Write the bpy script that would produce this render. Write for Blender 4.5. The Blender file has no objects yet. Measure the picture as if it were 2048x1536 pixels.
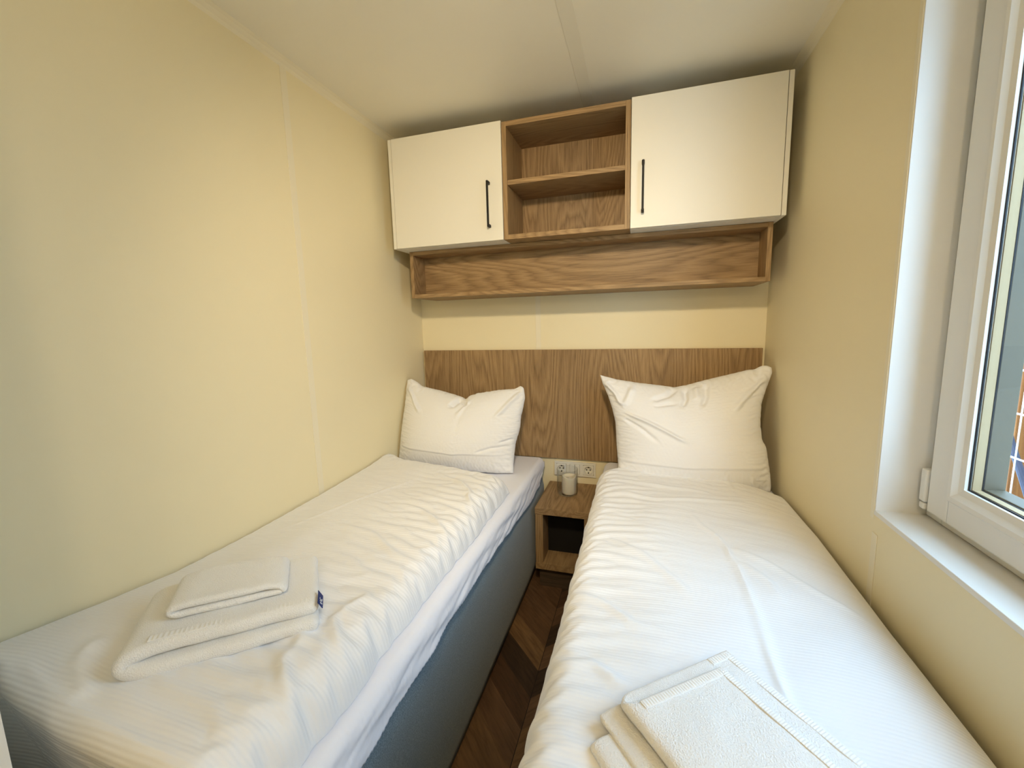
import bpy, bmesh, math, random
import numpy as np
from mathutils import Vector, Matrix, Euler, noise as mnoise

random.seed(7)
rng = np.random.default_rng(11)
scene = bpy.context.scene
COL = scene.collection

# ------------------------------------------------------------------ helpers
def empty(name, loc, label=None, cat=None, group=None, kind=None):
    o = bpy.data.objects.new(name, None)
    o.empty_display_size = 0.05
    COL.objects.link(o)
    o.location = loc
    tag(o, label, cat, group, kind)
    return o

def tag(o, label=None, cat=None, group=None, kind=None):
    if label: o['label'] = label
    if cat: o['category'] = cat
    if group: o['group'] = group
    if kind: o['kind'] = kind
    return o

def root_loc(p):
    v = Vector((0, 0, 0))
    while p is not None:
        v += Vector(p.location); p = p.parent
    return v

def link(name, me, mat, parent=None, loc=None, smooth=False):
    """me is in world coordinates; re-origin at loc (or at the parent's base)."""
    o = bpy.data.objects.new(name, me)
    COL.objects.link(o)
    base = root_loc(parent) if parent is not None else Vector(loc or (0, 0, 0))
    me.transform(Matrix.Translation(-base))
    if parent is not None: o.parent = parent
    else: o.location = base
    if mat is not None: me.materials.append(mat)
    if smooth: me.polygons.foreach_set('use_smooth', [True] * len(me.polygons))
    me.update()
    return o

def bm_mesh(bm, name):
    me = bpy.data.meshes.new(name)
    bm.normal_update()
    bm.to_mesh(me); bm.free()
    return me

def add_box(bm, x0, x1, y0, y1, z0, z1, bev=0.0, seg=2):
    m = Matrix.Translation(((x0+x1)/2, (y0+y1)/2, (z0+z1)/2)) @ Matrix.Diagonal((abs(x1-x0), abs(y1-y0), abs(z1-z0), 1))
    r = bmesh.ops.create_cube(bm, size=1, matrix=m)
    if bev > 0:
        es = list({e for v in r['verts'] for e in v.link_edges})
        bmesh.ops.bevel(bm, geom=es, offset=bev, segments=seg, profile=0.5, affect='EDGES')

def box(name, dims, mat, parent=None, bev=0.001, loc=None, seg=2):
    bm = bmesh.new()
    for d in (dims if isinstance(dims[0], (tuple, list)) else [dims]):
        add_box(bm, *d, bev=bev, seg=seg)
    return link(name, bm_mesh(bm, name), mat, parent, loc)

def add_tube(bm, pts, r, n=10, cap=True):
    pts = [Vector(p) for p in pts]
    rings = []
    up = Vector((0, 0, 1))
    for i, p in enumerate(pts):
        t = (pts[min(i+1, len(pts)-1)] - pts[max(i-1, 0)]).normalized()
        a = t.cross(up)
        if a.length < 1e-3: a = t.cross(Vector((1, 0, 0)))
        a.normalize(); b = t.cross(a)
        rr = r[i] if isinstance(r, (list, tuple)) else r
        rings.append([bm.verts.new(p + a*math.cos(k*2*math.pi/n)*rr + b*math.sin(k*2*math.pi/n)*rr) for k in range(n)])
    for i in range(len(rings)-1):
        for k in range(n):
            bm.faces.new((rings[i][k], rings[i][(k+1) % n], rings[i+1][(k+1) % n], rings[i+1][k]))
    if cap:
        bm.faces.new(rings[0][::-1]); bm.faces.new(rings[-1])

def add_lathe(bm, prof, c, n=48):
    rings = []
    for r, z in prof:
        rings.append([bm.verts.new((c[0]+r*math.cos(k*2*math.pi/n), c[1]+r*math.sin(k*2*math.pi/n), c[2]+z)) for k in range(n)])
    for i in range(len(rings)-1):
        for k in range(n):
            bm.faces.new((rings[i][k], rings[i][(k+1) % n], rings[i+1][(k+1) % n], rings[i+1][k]))
    return rings

def grid_mesh(name, P, uv=None, closed_back=None):
    """P (ny,nx,3) -> mesh; closed_back (ny,nx,3) with the same border closes it."""
    ny, nx = P.shape[:2]
    V = P.reshape(-1, 3)
    idx = np.arange(ny*nx).reshape(ny, nx)
    F = np.stack([idx[:-1, :-1], idx[:-1, 1:], idx[1:, 1:], idx[1:, :-1]], -1).reshape(-1, 4)
    UVv = uv.reshape(-1, 2) if uv is not None else None
    if closed_back is not None:
        inner = np.zeros((ny, nx), bool); inner[1:-1, 1:-1] = True
        idb = idx.copy()
        idb[inner] = ny*nx + np.arange(inner.sum())
        V = np.concatenate([V, closed_back[inner]])
        Fb = np.stack([idb[:-1, :-1], idb[1:, :-1], idb[1:, 1:], idb[:-1, 1:]], -1).reshape(-1, 4)
        F = np.concatenate([F, Fb])
        if UVv is not None: UVv = np.concatenate([UVv, uv[inner]])
    me = bpy.data.meshes.new(name)
    me.from_pydata(V.tolist(), [], F.tolist())
    if UVv is not None:
        l = me.uv_layers.new(name='UVMap')
        li = np.zeros(len(me.loops), np.int32); me.loops.foreach_get('vertex_index', li)
        l.data.foreach_set('uv', UVv[li].astype(np.float32).ravel())
    me.update()
    return me

def subsurf(o, lv=1):
    m = o.modifiers.new('smooth', 'SUBSURF'); m.levels = lv; m.render_levels = lv
    return o

# ------------------------------------------------------------------ fabric relaxation
def normals(P):
    du = np.gradient(P, axis=1); dv = np.gradient(P, axis=0)
    n = np.cross(du, dv)
    return n / np.maximum(np.linalg.norm(n, axis=-1, keepdims=True), 1e-9)

def relax(S, N, slu, slv, k=0.06, bend=0.25, iters=220, pin=None, clamp=None, seed=0.002, kt=0.02, sd=1):
    """Let an over-long cloth buckle on the soft shape S: slu/slv (ny,nx) stretch of the rest lengths."""
    r = np.random.default_rng(sd)
    ny, nx = S.shape[:2]
    w = np.ones((ny, nx, 1))
    if pin is None:
        pin = np.zeros((ny, nx), bool); pin[0] = pin[-1] = True; pin[:, 0] = pin[:, -1] = True
    w[pin] = 0
    d = r.normal(size=(ny, nx))
    for _ in range(18):
        d = (d + np.roll(d, 1, 1) + np.roll(d, -1, 1)) / 3
    for _ in range(2):
        d = (d + np.roll(d, 1, 0) + np.roll(d, -1, 0)) / 3
    P = S + N * (d * seed / max(d.std(), 1e-9))[..., None] * w
    cons = []
    def addc(sa, sb, st, sl):
        L = np.linalg.norm(S[sb] - S[sa], axis=-1) * (sl[sa] + sl[sb]) / 2
        wa, wb = w[sa], w[sb]
        ws = np.maximum(wa + wb, 1e-9)
        cons.append((sa, sb, L[..., None], wa/ws*st, wb/ws*st))
    A = slice(None)
    def sl2(n, s, step, off): # pairs (i, i+off)
        i = np.arange(s, n-off, step)
        return slice(s, s + len(i)*step, step), slice(s+off, s+off+len(i)*step, step)
    for s in (0, 1):
        a, b = sl2(nx, s, 2, 1); addc((A, a), (A, b), 1.0, slu)
        a, b = sl2(ny, s, 2, 1); addc((a, A), (b, A), 1.0, slv)
    sm = (slu + slv) / 2
    for s in (0, 1):
        a, b = sl2(ny, s, 2, 1)
        addc((a, slice(0, nx-1)), (b, slice(1, nx)), 0.3, sm)
        addc((a, slice(1, nx)), (b, slice(0, nx-1)), 0.3, sm)
    for s in range(4):
        a, b = sl2(nx, s, 4, 2); addc((A, a), (A, b), bend, slu)
        a, b = sl2(ny, s, 4, 2); addc((a, A), (b, A), bend, slv)
    for it in range(iters):
        for sa, sb, L, wa, wb in cons:
            d = P[sb] - P[sa]
            ln = np.sqrt((d*d).sum(-1, keepdims=True)) + 1e-12
            c = d * ((ln - L) / ln)
            P[sa] += c * wa
            P[sb] -= c * wb
        off = S - P
        on = (off * N).sum(-1, keepdims=True) * N
        P += w * (on * k + (off - on) * kt)
        if clamp is not None: clamp(P)
    return P

def smoothn(P, n=1, pin_border=True):
    for _ in range(n):
        Q = P.copy()
        Q[1:-1, 1:-1] = (P[1:-1, 1:-1]*4 + P[:-2, 1:-1] + P[2:, 1:-1] + P[1:-1, :-2] + P[1:-1, 2:]) / 8
        P = Q
    return P

def nz(x, y, s, seed=0.0):
    """smooth 2-D value noise on arrays, about -1..1"""
    f = np.vectorize(lambda a, b: mnoise.noise((a*s, b*s, seed*3.17)))
    return f(x, y)

def resample(pts, n):
    p = np.array(pts, float)
    s = np.concatenate([[0], np.cumsum(np.linalg.norm(np.diff(p, axis=0), axis=1))])
    t = np.linspace(0, s[-1], n)
    return np.stack([np.interp(t, s, p[:, i]) for i in range(p.shape[1])], -1)

def smooth_curve(p, n=2):
    for _ in range(n):
        q = p.copy(); q[1:-1] = (p[:-2] + 2*p[1:-1] + p[2:]) / 4; p = q
    return p

def coons(top, right, bottom, left):
    """top L->R, bottom L->R (nx), left/right top->bottom (ny)"""
    nx, ny = len(top), len(left)
    u = np.linspace(0, 1, nx)[None, :, None]; v = np.linspace(0, 1, ny)[:, None, None]
    T, B, Lf, Rt = top[None], bottom[None], left[:, None], right[:, None]
    return (1-v)*T + v*B + (1-u)*Lf + u*Rt - ((1-u)*(1-v)*top[0] + u*(1-v)*top[-1] + (1-u)*v*bottom[0] + u*v*bottom[-1])

def sstep(a, b, x):
    t = np.clip((x-a)/(b-a), 0, 1); return t*t*(3-2*t)

# ------------------------------------------------------------------ materials
def newmat(name):
    m = bpy.data.materials.new(name); m.use_nodes = True
    nt = m.node_tree
    return m, nt, nt.nodes['Principled BSDF']

def setp(b, **k):
    names = dict(col='Base Color', rough='Roughness', spec='Specular IOR Level', metal='Metallic', sheen='Sheen Weight', sub='Subsurface Weight', trans='Transmission Weight')
    for a, v in k.items():
        b.inputs[names[a]].default_value = (*v, 1) if a == 'col' else v

def node(nt, t, **k):
    n = nt.nodes.new(t)
    for a, v in k.items(): setattr(n, a, v)
    return n

def bump(nt, b, height, strength, dist=0.002, prev=None):
    n = node(nt, 'ShaderNodeBump')
    n.inputs['Strength'].default_value = strength; n.inputs['Distance'].default_value = dist
    nt.links.new(height, n.inputs['Height'])
    if prev is not None: nt.links.new(prev, n.inputs['Normal'])
    nt.links.new(n.outputs[0], b.inputs['Normal'])
    return n.outputs[0]

def texco(nt, kind='Object', scale=(1, 1, 1), loc=(0, 0, 0), rot=(0, 0, 0)):
    tc = node(nt, 'ShaderNodeTexCoord'); mp = node(nt, 'ShaderNodeMapping')
    mp.inputs['Scale'].default_value = scale; mp.inputs['Location'].default_value = loc; mp.inputs['Rotation'].default_value = rot
    nt.links.new(tc.outputs[kind], mp.inputs['Vector'])
    return mp.outputs[0]

def noise_tex(nt, vec, scale, detail=2, rough=0.5, dist=0.0):
    n = node(nt, 'ShaderNodeTexNoise')
    n.inputs['Scale'].default_value = scale; n.inputs['Detail'].default_value = detail
    n.inputs['Roughness'].default_value = rough; n.inputs['Distortion'].default_value = dist
    nt.links.new(vec, n.inputs['Vector'])
    return n.outputs['Fac']

def ramp(nt, fac, stops, interp='LINEAR'):
    r = node(nt, 'ShaderNodeValToRGB'); r.color_ramp.interpolation = interp
    el = r.color_ramp.elements
    while len(el) > len(stops): el.remove(el[-1])
    while len(el) < len(stops): el.new(0.5)
    for e, (p, c) in zip(el, stops):
        e.position = p; e.color = (*c, 1) if len(c) == 3 else c
    nt.links.new(fac, r.inputs[0])
    return r.outputs[0]

def math_n(nt, op, a, b=None):
    n = node(nt, 'ShaderNodeMath', operation=op)
    for i, v in enumerate((a, b)):
        if v is None: continue
        if isinstance(v, (int, float)): n.inputs[i].default_value = v
        else: nt.links.new(v, n.inputs[i])
    return n.outputs[0]

def mixc(nt, fac, a, b, mode='MIX'):
    n = node(nt, 'ShaderNodeMix', data_type='RGBA', blend_type=mode)
    for i, v in ((0, fac), (6, a), (7, b)):
        if isinstance(v, (int, float)): n.inputs[i].default_value = v
        elif isinstance(v, tuple): n.inputs[i].default_value = (*v, 1)
        else: nt.links.new(v, n.inputs[i])
    return n.outputs[2]

def wood(name, axis, dark, mid, light, seed=0.0, rings=34.0, big=1.0, rough=0.5):
    """flat-cut oak: contour lines of a noise stretched along the grain (cathedrals) + fibres"""
    m, nt, b = newmat(name)
    ai = 'XYZ'.index(axis)
    def sc(along, across): return tuple(along if i == ai else across for i in range(3))
    v1 = texco(nt, scale=sc(0.62*big, 5.2*big), loc=(seed, seed*1.7, seed*.6))
    n1 = noise_tex(nt, v1, 1.0, 1.2, 0.35, 0.25)
    r1 = math_n(nt, 'MULTIPLY', n1, rings)
    v3 = texco(nt, scale=sc(3.0, 70), loc=(seed*2, 0, seed))
    n3 = noise_tex(nt, v3, 1.0, 3, 0.6)
    r1 = math_n(nt, 'ADD', r1, math_n(nt, 'MULTIPLY', n3, 1.1))
    fr = math_n(nt, 'FRACT', r1)
    v2 = texco(nt, scale=sc(9, 420), loc=(seed, 0, 0))
    n2 = noise_tex(nt, v2, 1.0, 3, 0.65)
    lo_ = tuple(0.45*a + 0.55*b_ for a, b_ in zip(dark, mid))
    base = ramp(nt, fr, [(0.0, lo_), (0.22, mid), (0.62, light), (0.88, mid), (1.0, lo_)])
    fib = ramp(nt, n2, [(0.30, (0.42, 0.40, 0.38)), (0.48, (0.95, 0.95, 0.95)), (0.7, (1.1, 1.1, 1.1))])
    c = mixc(nt, 0.75, base, fib, 'MULTIPLY')
    v4 = texco(nt, scale=sc(0.5, 2.2), loc=(seed*5, 1, 2))
    n4 = noise_tex(nt, v4, 1.6, 1)
    tone = ramp(nt, n4, [(0.3, (0.84, 0.82, 0.80)), (0.7, (1.1, 1.1, 1.08))])
    c = mixc(nt, 0.8, c, tone, 'MULTIPLY')
    nt.links.new(c, b.inputs['Base Color'])
    setp(b, rough=rough, spec=0.3)
    bump(nt, b, n2, 0.12, 0.0006)
    return m

def plain(name, col, rough=0.5, spec=0.3, bump_s=0, bump_scale=300, var=0.0, metal=0.0):
    m, nt, b = newmat(name)
    setp(b, col=col, rough=rough, spec=spec, metal=metal)
    if var > 0:
        v = texco(nt); n = noise_tex(nt, v, 2.5, 3)
        c = ramp(nt, n, [(0.3, tuple(x*(1-var) for x in col)), (0.7, tuple(min(1, x*(1+var)) for x in col))])
        nt.links.new(c, b.inputs['Base Color'])
    if bump_s > 0:
        v = texco(nt); n = noise_tex(nt, v, bump_scale, 3)
        bump(nt, b, n, bump_s, 0.0008)
    return m

M = {}
M['wall'] = plain('cream_wall_panel', (0.86, 0.77, 0.525), 0.55, 0.3, 0.05, 900, 0.012)
M['ceil'] = plain('ceiling_panel', (0.91, 0.865, 0.73), 0.42, 0.4, 0.04, 700, 0.01)
M['strip'] = plain('panel_cover_strip', (0.85, 0.78, 0.59), 0.5, 0.35)
M['ceil_strip'] = plain('ceiling_cover_strip', (0.85, 0.805, 0.675), 0.45, 0.4)
M['white_trim'] = plain('white_plastic', (0.82, 0.81, 0.77), 0.35, 0.5)
M['reveal'] = plain('white_reveal_board', (0.82, 0.81, 0.77), 0.45, 0.4)
M['cab'] = plain('white_melamine', (0.80, 0.775, 0.69), 0.42, 0.4, 0.03, 500)
M['cab_edge'] = plain('white_melamine_edge', (0.80, 0.77, 0.68), 0.45, 0.35)
OD, OM, OL = (0.205, 0.126, 0.060), (0.350, 0.226, 0.110), (0.425, 0.282, 0.142)
M['wood_x'] = wood('oak_grain_horizontal', 'X', OD, OM, OL, 1.3)
M['wood_z'] = wood('oak_grain_upright', 'Z', OD, OM, OL, 4.1)
M['wood_y'] = wood('oak_grain_deep', 'Y', OD, OM, OL, 2.2)
M['wood_head'] = wood('oak_headboard', 'Z', OD, OM, OL, 7.7, 26.0)
M['wood_panel'] = wood('oak_shelf_back', 'X', OD, OM, OL, 3.35, 26.0)
M['plinth'] = wood('oak_plinth', 'X', (.05, .034, .022), (.08, .055, .034), (.10, .068, .042), 9.1)
M['dark_back'] = plain('black_back_board', (0.012, 0.011, 0.010), 0.7, 0.2)
M['black'] = plain('black_handle', (0.010, 0.009, 0.008), 0.5, 0.22)
M['gasket'] = plain('black_gasket', (0.012, 0.012, 0.014), 0.5, 0.3)
M['plast'] = plain('socket_plastic', (0.80, 0.78, 0.70), 0.3, 0.5)
M['plast_dark'] = plain('socket_shadow_hole', (0.03, 0.03, 0.03), 0.6, 0.2)
M['metal'] = plain('steel_contact', (0.5, 0.48, 0.44), 0.35, 0.5, metal=1.0)

def fabric_white(name, stripes=0.0, col=(0.87, 0.87, 0.88), weave=0.15, period=0.0085):
    m, nt, b = newmat(name)
    setp(b, col=col, rough=0.85, spec=0.15, sheen=0.15)
    v = texco(nt)
    n = noise_tex(nt, v, 900, 2)
    out = bump(nt, b, n, weave, 0.0006)
    n2 = noise_tex(nt, v, 55, 3, 0.55)
    out = bump(nt, b, n2, 0.10, 0.003, out)
    if stripes > 0:
        uv = texco(nt, 'UV')
        sp = node(nt, 'ShaderNodeSeparateXYZ'); nt.links.new(uv, sp.inputs[0])
        s = math_n(nt, 'SINE', math_n(nt, 'MULTIPLY', sp.outputs[1], 2*math.pi/period))
        s = math_n(nt, 'MULTIPLY', s, 0.5)
        bump(nt, b, s, stripes, 0.0010, out)
    return m
M['duvet'] = fabric_white('white_striped_cotton', 0.38)
M['pillow'] = fabric_white('white_pillow_cotton', 0.12, period=0.006)
M['sheet'] = fabric_white('white_sheet_jersey', 0.0, (0.83, 0.84, 0.91))

def terry():
    m, nt, b = newmat('white_terry')
    setp(b, col=(0.85, 0.845, 0.83), rough=0.95, spec=0.08, sheen=0.35)
    v = texco(nt)
    vo = node(nt, 'ShaderNodeTexVoronoi'); vo.inputs['Scale'].default_value = 420
    nt.links.new(v, vo.inputs['Vector'])
    n = noise_tex(nt, v, 240, 3, 0.7)
    o = bump(nt, b, vo.outputs['Distance'], 0.45, 0.0022)
    bump(nt, b, n, 0.28, 0.0025, o)
    return m
M['terry'] = terry()

def hem():
    m, nt, b = newmat('white_towel_hem')
    setp(b, col=(0.86, 0.85, 0.83), rough=0.85, spec=0.15, sheen=0.2)
    v = texco(nt); n = noise_tex(nt, v, 380, 2)
    bump(nt, b, n, 0.3, 0.001)
    return m
M['hem'] = hem()
M['tag_blue'] = plain('navy_label_cloth', (0.012, 0.03, 0.16), 0.6, 0.2)
M['tag_white'] = plain('white_label_thread', (0.75, 0.76, 0.8), 0.7, 0.1)

def grey_felt():
    m, nt, b = newmat('charcoal_upholstery')
    v = texco(nt)
    n = noise_tex(nt, v, 420, 3, 0.7)
    c = ramp(nt, n, [(0.3, (0.075, 0.108, 0.136)), (0.5, (0.130, 0.180, 0.220)), (0.72, (0.215, 0.280, 0.330))])
    nt.links.new(c, b.inputs['Base Color'])
    setp(b, rough=0.95, spec=0.1, sheen=0.25)
    bump(nt, b, n, 0.35, 0.0012)
    return m
M['felt'] = grey_felt()

def floor_mat():
    m, nt, b = newmat('dark_chevron_floor')
    at = node(nt, 'ShaderNodeAttribute'); at.attribute_name = 'plank'
    uv = texco(nt, 'UV', (9, 90, 1))
    n = noise_tex(nt, uv, 1.0, 4, 0.62, 0.6)
    g = ramp(nt, n, [(0.25, (0.55, 0.52, 0.5)), (0.5, (1, 1, 1)), (0.75, (1.25, 1.2, 1.15))])
    uv2 = texco(nt, 'UV', (5, 14, 1), (3, 1, 0))
    n2 = noise_tex(nt, uv2, 1.0, 2, 0.5, 1.0)
    g2 = ramp(nt, n2, [(0.3, (0.75, 0.72, 0.7)), (0.7, (1.2, 1.18, 1.15))])
    c = mixc(nt, 1.0, at.outputs['Color'], g, 'MULTIPLY')
    c = mixc(nt, 0.8, c, g2, 'MULTIPLY')
    nt.links.new(c, b.inputs['Base Color'])
    setp(b, rough=0.5, spec=0.35)
    bump(nt, b, n, 0.15, 0.001)
    return m
M['floor'] = floor_mat()

def glass_thin(name, tint=(0.96, 0.98, 0.97), refl=1.0):
    m = bpy.data.materials.new(name); m.use_nodes = True; nt = m.node_tree
    nt.nodes.clear()
    out = node(nt, 'ShaderNodeOutputMaterial'); mx = node(nt, 'ShaderNodeMixShader')
    tr = node(nt, 'ShaderNodeBsdfTransparent'); gl = node(nt, 'ShaderNodeBsdfGlossy'); fr = node(nt, 'ShaderNodeLayerWeight')
    tr.inputs[0].default_value = (*tint, 1); gl.inputs['Roughness'].default_value = 0.02
    fr.inputs[0].default_value = 0.5
    f = math_n(nt, 'ADD', math_n(nt, 'MULTIPLY', math_n(nt, 'POWER', fr.outputs['Facing'], 4.0), refl), 0.03*refl)
    nt.links.new(f, mx.inputs[0]); nt.links.new(tr.outputs[0], mx.inputs[1]); nt.links.new(gl.outputs[0], mx.inputs[2])
    nt.links.new(mx.outputs[0], out.inputs[0])
    return m
M['pane'] = glass_thin('window_glass', refl=0.25)
M['cup_glass'] = glass_thin('clear_cup_glass', (0.945, 0.95, 0.945), 0.7)
m, nt, b = newmat('ivory_wax'); setp(b, col=(0.86, 0.80, 0.66), rough=0.5, spec=0.3, sub=0.25)
b.inputs['Subsurface Radius'].default_value = (0.02, 0.012, 0.006)
M['wax'] = m
M['spacer'] = plain('cream_spacer_bar', (0.50, 0.37, 0.215), 0.6, 0.2)
M['grey_frame'] = plain('grey_outer_sash', (0.150, 0.125, 0.082), 0.45, 0.4)
M['post'] = wood('orange_glazed_pine', 'Z', (0.24, 0.075, 0.015), (0.34, 0.115, 0.024), (0.38, 0.14, 0.032), 2.9, 12.0)
M['wire'] = plain('white_coated_wire', (0.85, 0.85, 0.83), 0.4, 0.4)
M['board'] = plain('pale_weathered_board', (0.34, 0.33, 0.29), 0.85, 0.1, 0.3, 60, 0.06)
M['ground'] = plain('terrace_slab', (0.45, 0.44, 0.41), 0.9, 0.1, 0.3, 40, 0.1)
M['blue'] = plain('blue_strap', (0.055, 0.052, 0.080), 0.55, 0.3)

# ------------------------------------------------------------------ dimensions
W, H = 1.80, 2.2555
YF, YF2 = -1.985, -2.085          # door wall (inner / outer face)
YR = -3.15                         # hall rear wall
WY0, WY1 = -1.0435, -1.93          # window opening in y
WZ0, WZ1 = 0.8236, 2.08            # window opening in z
XO = 2.03                          # outer face of the right wall

def struct(name, dims, mat, bev=0.0):
    o = box(name, dims, mat, None, bev)
    return tag(o, kind='structure')

# ---- floor: chevron planks, one mesh with per-plank tone and plank uv
def build_floor():
    V, F, UV, Cc = [], [], [], []
    pitch = 0.122; cw = 0.335; x_apex = 0.887
    rr = random.Random(5)
    tones = [(0.085, 0.046, 0.024), (0.125, 0.070, 0.035), (0.155, 0.090, 0.043), (0.050, 0.030, 0.018), (0.185, 0.108, 0.050), (0.140, 0.080, 0.042)]
    k0 = math.floor((-0.1 - x_apex)/cw); k1 = math.ceil((2.0 - x_apex)/cw)
    for k in range(k0, k1):
        xa, xb = x_apex + k*cw, x_apex + (k+1)*cw
        s = 1 if k % 2 == 0 else -1           # right of the apex the planks rise
        ya = 0.0 if s > 0 else cw
        yb = cw if s > 0 else 0.0
        for j in range(-32, 4):
            y0 = -0.815 - 0.164 - 0.008 + (j+8)*pitch
            q = [(xa, y0+ya), (xb, y0+yb), (xb, y0+yb+pitch), (xa, y0+ya+pitch)]
            if max(p[1] for p in q) < YR - .1 or min(p[1] for p in q) > 0.1: continue
            i = len(V); c = rr.choice(tones)
            if k == -1 and j == -8 + 0: c = tones[3]
            u0, v0 = rr.random()*9, rr.random()*9
            g = 0.0012
            cx = sum(p[0] for p in q)/4; cy = sum(p[1] for p in q)/4
            for (px, py), (a, bb) in zip(q, ((0, 0), (.47, 0), (.47, .086), (0, .086))):
                V.append((px + (g if px < cx else -g), py + (g if py < cy else -g)*.6, 0)); UV.append((u0+a, v0+bb)); Cc.append(c)
            F.append((i, i+1, i+2, i+3))
    # sub floor just under the plank gaps
    i = len(V)
    for p in ((-0.3, YR-.1), (2.1, YR-.1), (2.1, .1), (-.3, .1)):
        V.append((p[0], p[1], -0.002)); UV.append((0, 0)); Cc.append((0.02, 0.012, 0.008))
    F.append((i, i+1, i+2, i+3))
    for p in ((-0.3, YR-.1), (2.1, YR-.1), (2.1, .1), (-.3, .1)):
        V.append((p[0], p[1], -0.06)); UV.append((0, 0)); Cc.append((0.02, 0.012, 0.008))
    for a, bq in ((0, 1), (1, 2), (2, 3), (3, 0)): F.append((i+a, i+4+a, i+4+bq, i+bq))
    F.append((i+7, i+6, i+5, i+4))
    me = bpy.data.meshes.new('floor'); me.from_pydata(V, [], F)
    l = me.uv_layers.new(name='UVMap'); ca = me.color_attributes.new('plank', 'FLOAT_COLOR', 'POINT')
    for lp in me.loops: l.data[lp.index].uv = UV[lp.vertex_index]
    for n, c in enumerate(Cc): ca.data[n].color = (*c, 1)
    return tag(link('floor', me, M['floor']), kind='structure')
build_floor()

T = 0.08
struct('ceiling', (-0.3, 2.1, YR-.1, 0.1, H, H+T), M['ceil'])
struct('wall_left', (-T, 0, YR-.1, 0.1, 0, H), M['wall'])
struct('wall_back', (0, W, 0, 0.1, 0, H), M['wall'])
# right wall in four pieces around the window opening, one mesh
struct('wall_right', [(W, XO, WY0, 0.1, 0, H), (W, XO, YR-.1, WY1, 0, H), (W, XO, WY1, WY0, 0, WZ0-.012), (W, XO, WY1, WY0, WZ1, H)], M['wall'])
# door wall with the doorway the picture is taken through
struct('wall_front', [(0, 0.447, YF2, YF, 0, H), (1.74, W, YF2, YF, 0, H)], M['reveal'])
struct('wall_rear', (0, W, YR-.1, YR, 0, H), M['wall'])

# cover strips over the panel joints and the coves along the ceiling
n_tr = [0]
def trim(dims, mat, bev=0.0008):
    n_tr[0] += 1
    return struct('trim_%d' % n_tr[0], dims, mat, bev)
trim((0, 0.0016, -0.927, -0.8976, 0, H-.02), M['strip'], 0.0006)
trim((0.690, 0.7175, -0.0016, 0, 0, H-.02), M['strip'], 0.0006)
trim((0.977, 1.026, -1.98, -0.02, H-.0016, H), M['ceil_strip'], 0.0006)
trim((W-.0018, W, -1.069, -1.0455, 0, 0.768), M['strip'], 0.0006)
trim((W-.0014, W, -1.0435, -1.0290, 0.80, H-.03), M['strip'], 0.0006)
def cove(x, sgn):
    n_tr[0] += 1
    bm = bmesh.new(); s = 0.026
    prof = [(x, H), (x + sgn*s, H), (x + sgn*s*.62, H-.006), (x + sgn*.006, H-s*.62), (x, H-s)]
    a = [bm.verts.new((p[0], -1.985, p[1])) for p in prof]; b2 = [bm.verts.new((p[0], 0.0, p[1])) for p in prof]
    for i in range(5): bm.faces.new((a[i], a[(i+1) % 5], b2[(i+1) % 5], b2[i]))
    bm.faces.new(a[::-1]); bm.faces.new(b2)
    bmesh.ops.recalc_face_normals(bm, faces=bm.faces)
    tag(link('trim_%d' % n_tr[0], bm_mesh(bm, 'cove'), M['strip']), kind='structure')
cove(0, 1); cove(W, -1)
# reveal boards and sill board of the window
XI = 1.900                        # inner face of the fixed window frame
trim([(W+.0005, XI+.06, WY0-.0035, WY0, WZ0, WZ1), (W+.0005, XI+.06, WY1, WY1+.0035, WZ0, WZ1), (W+.0005, XI+.06, WY1, WY0, WZ1-.0035, WZ1)], M['reveal'], 0.0)
trim((W-.001, XI+.06, WY1, WY0, WZ0-.012, WZ0), M['reveal'], 0.0015)

# ------------------------------------------------------------------ window
win = empty('window_1', (XI, (WY0+WY1)/2, WZ0), kind='structure')
def ring(name, x0, x1, y0, y1, z0, z1, wd, mat, bev=0.003, parent=win):
    """rectangular frame of bar width wd; y0>y1"""
    return box(name, [(x0, x1, y0-wd, y0, z0, z1), (x0, x1, y1, y1+wd, z0, z1), (x0, x1, y1+wd, y0-wd, z0, z0+wd), (x0, x1, y1+wd, y0-wd, z1-wd, z1)], mat, parent, bev)
ring('frame', XI, XI+.07, WY0-.0035, WY1+.0035, WZ0+.0005, WZ1-.0035, 0.055, M['white_trim'])
SY0, SY1, SZ0, SZ1 = -1.083, WY1+.040, 0.848, WZ1-.028
sash = ring('sash', 1.880, 1.9195, SY0, SY1, SZ0, SZ1, 0.066, M['white_trim'], 0.004)
ring('outer_sash', 1.9195, 1.956, SY0, SY1, SZ0, SZ1, 0.0925, M['grey_frame'], 0.002)
# sloping glazing bead: four prisms stepping back towards the glass
bm = bmesh.new()
o = (SY0-.062, SY1+.062, SZ0+.052, SZ1-.062); i_ = (SY0-.092, SY1+.092, SZ0+.087, SZ1-.092)
oz = [(o[0], o[2]), (o[1], o[2]), (o[1], o[3]), (o[0], o[3])]; iz = [(i_[0], i_[2]), (i_[1], i_[2]), (i_[1], i_[3]), (i_[0], i_[3])]
lay = []
for x, f in ((1.879, 0.0), (1.8775, .08), (1.8785, .34), (1.886, .62), (1.889, 1.0), (1.905, 1.0)):
    lay.append([bm.verts.new((x, oz[k][0]*(1-f)+iz[k][0]*f, oz[k][1]*(1-f)+iz[k][1]*f)) for k in range(4)])
lay.append([bm.verts.new((1.905, oz[k][0], oz[k][1])) for k in range(4)])
for a, b2 in zip(lay, lay[1:] + lay[:1]):
    for k in range(4): bm.faces.new((a[k], a[(k+1) % 4], b2[(k+1) % 4], b2[k]))
bmesh.ops.recalc_face_normals(bm, faces=bm.faces)
link('glazing_bead', bm_mesh(bm, 'bead'), M['white_trim'], win)
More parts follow.
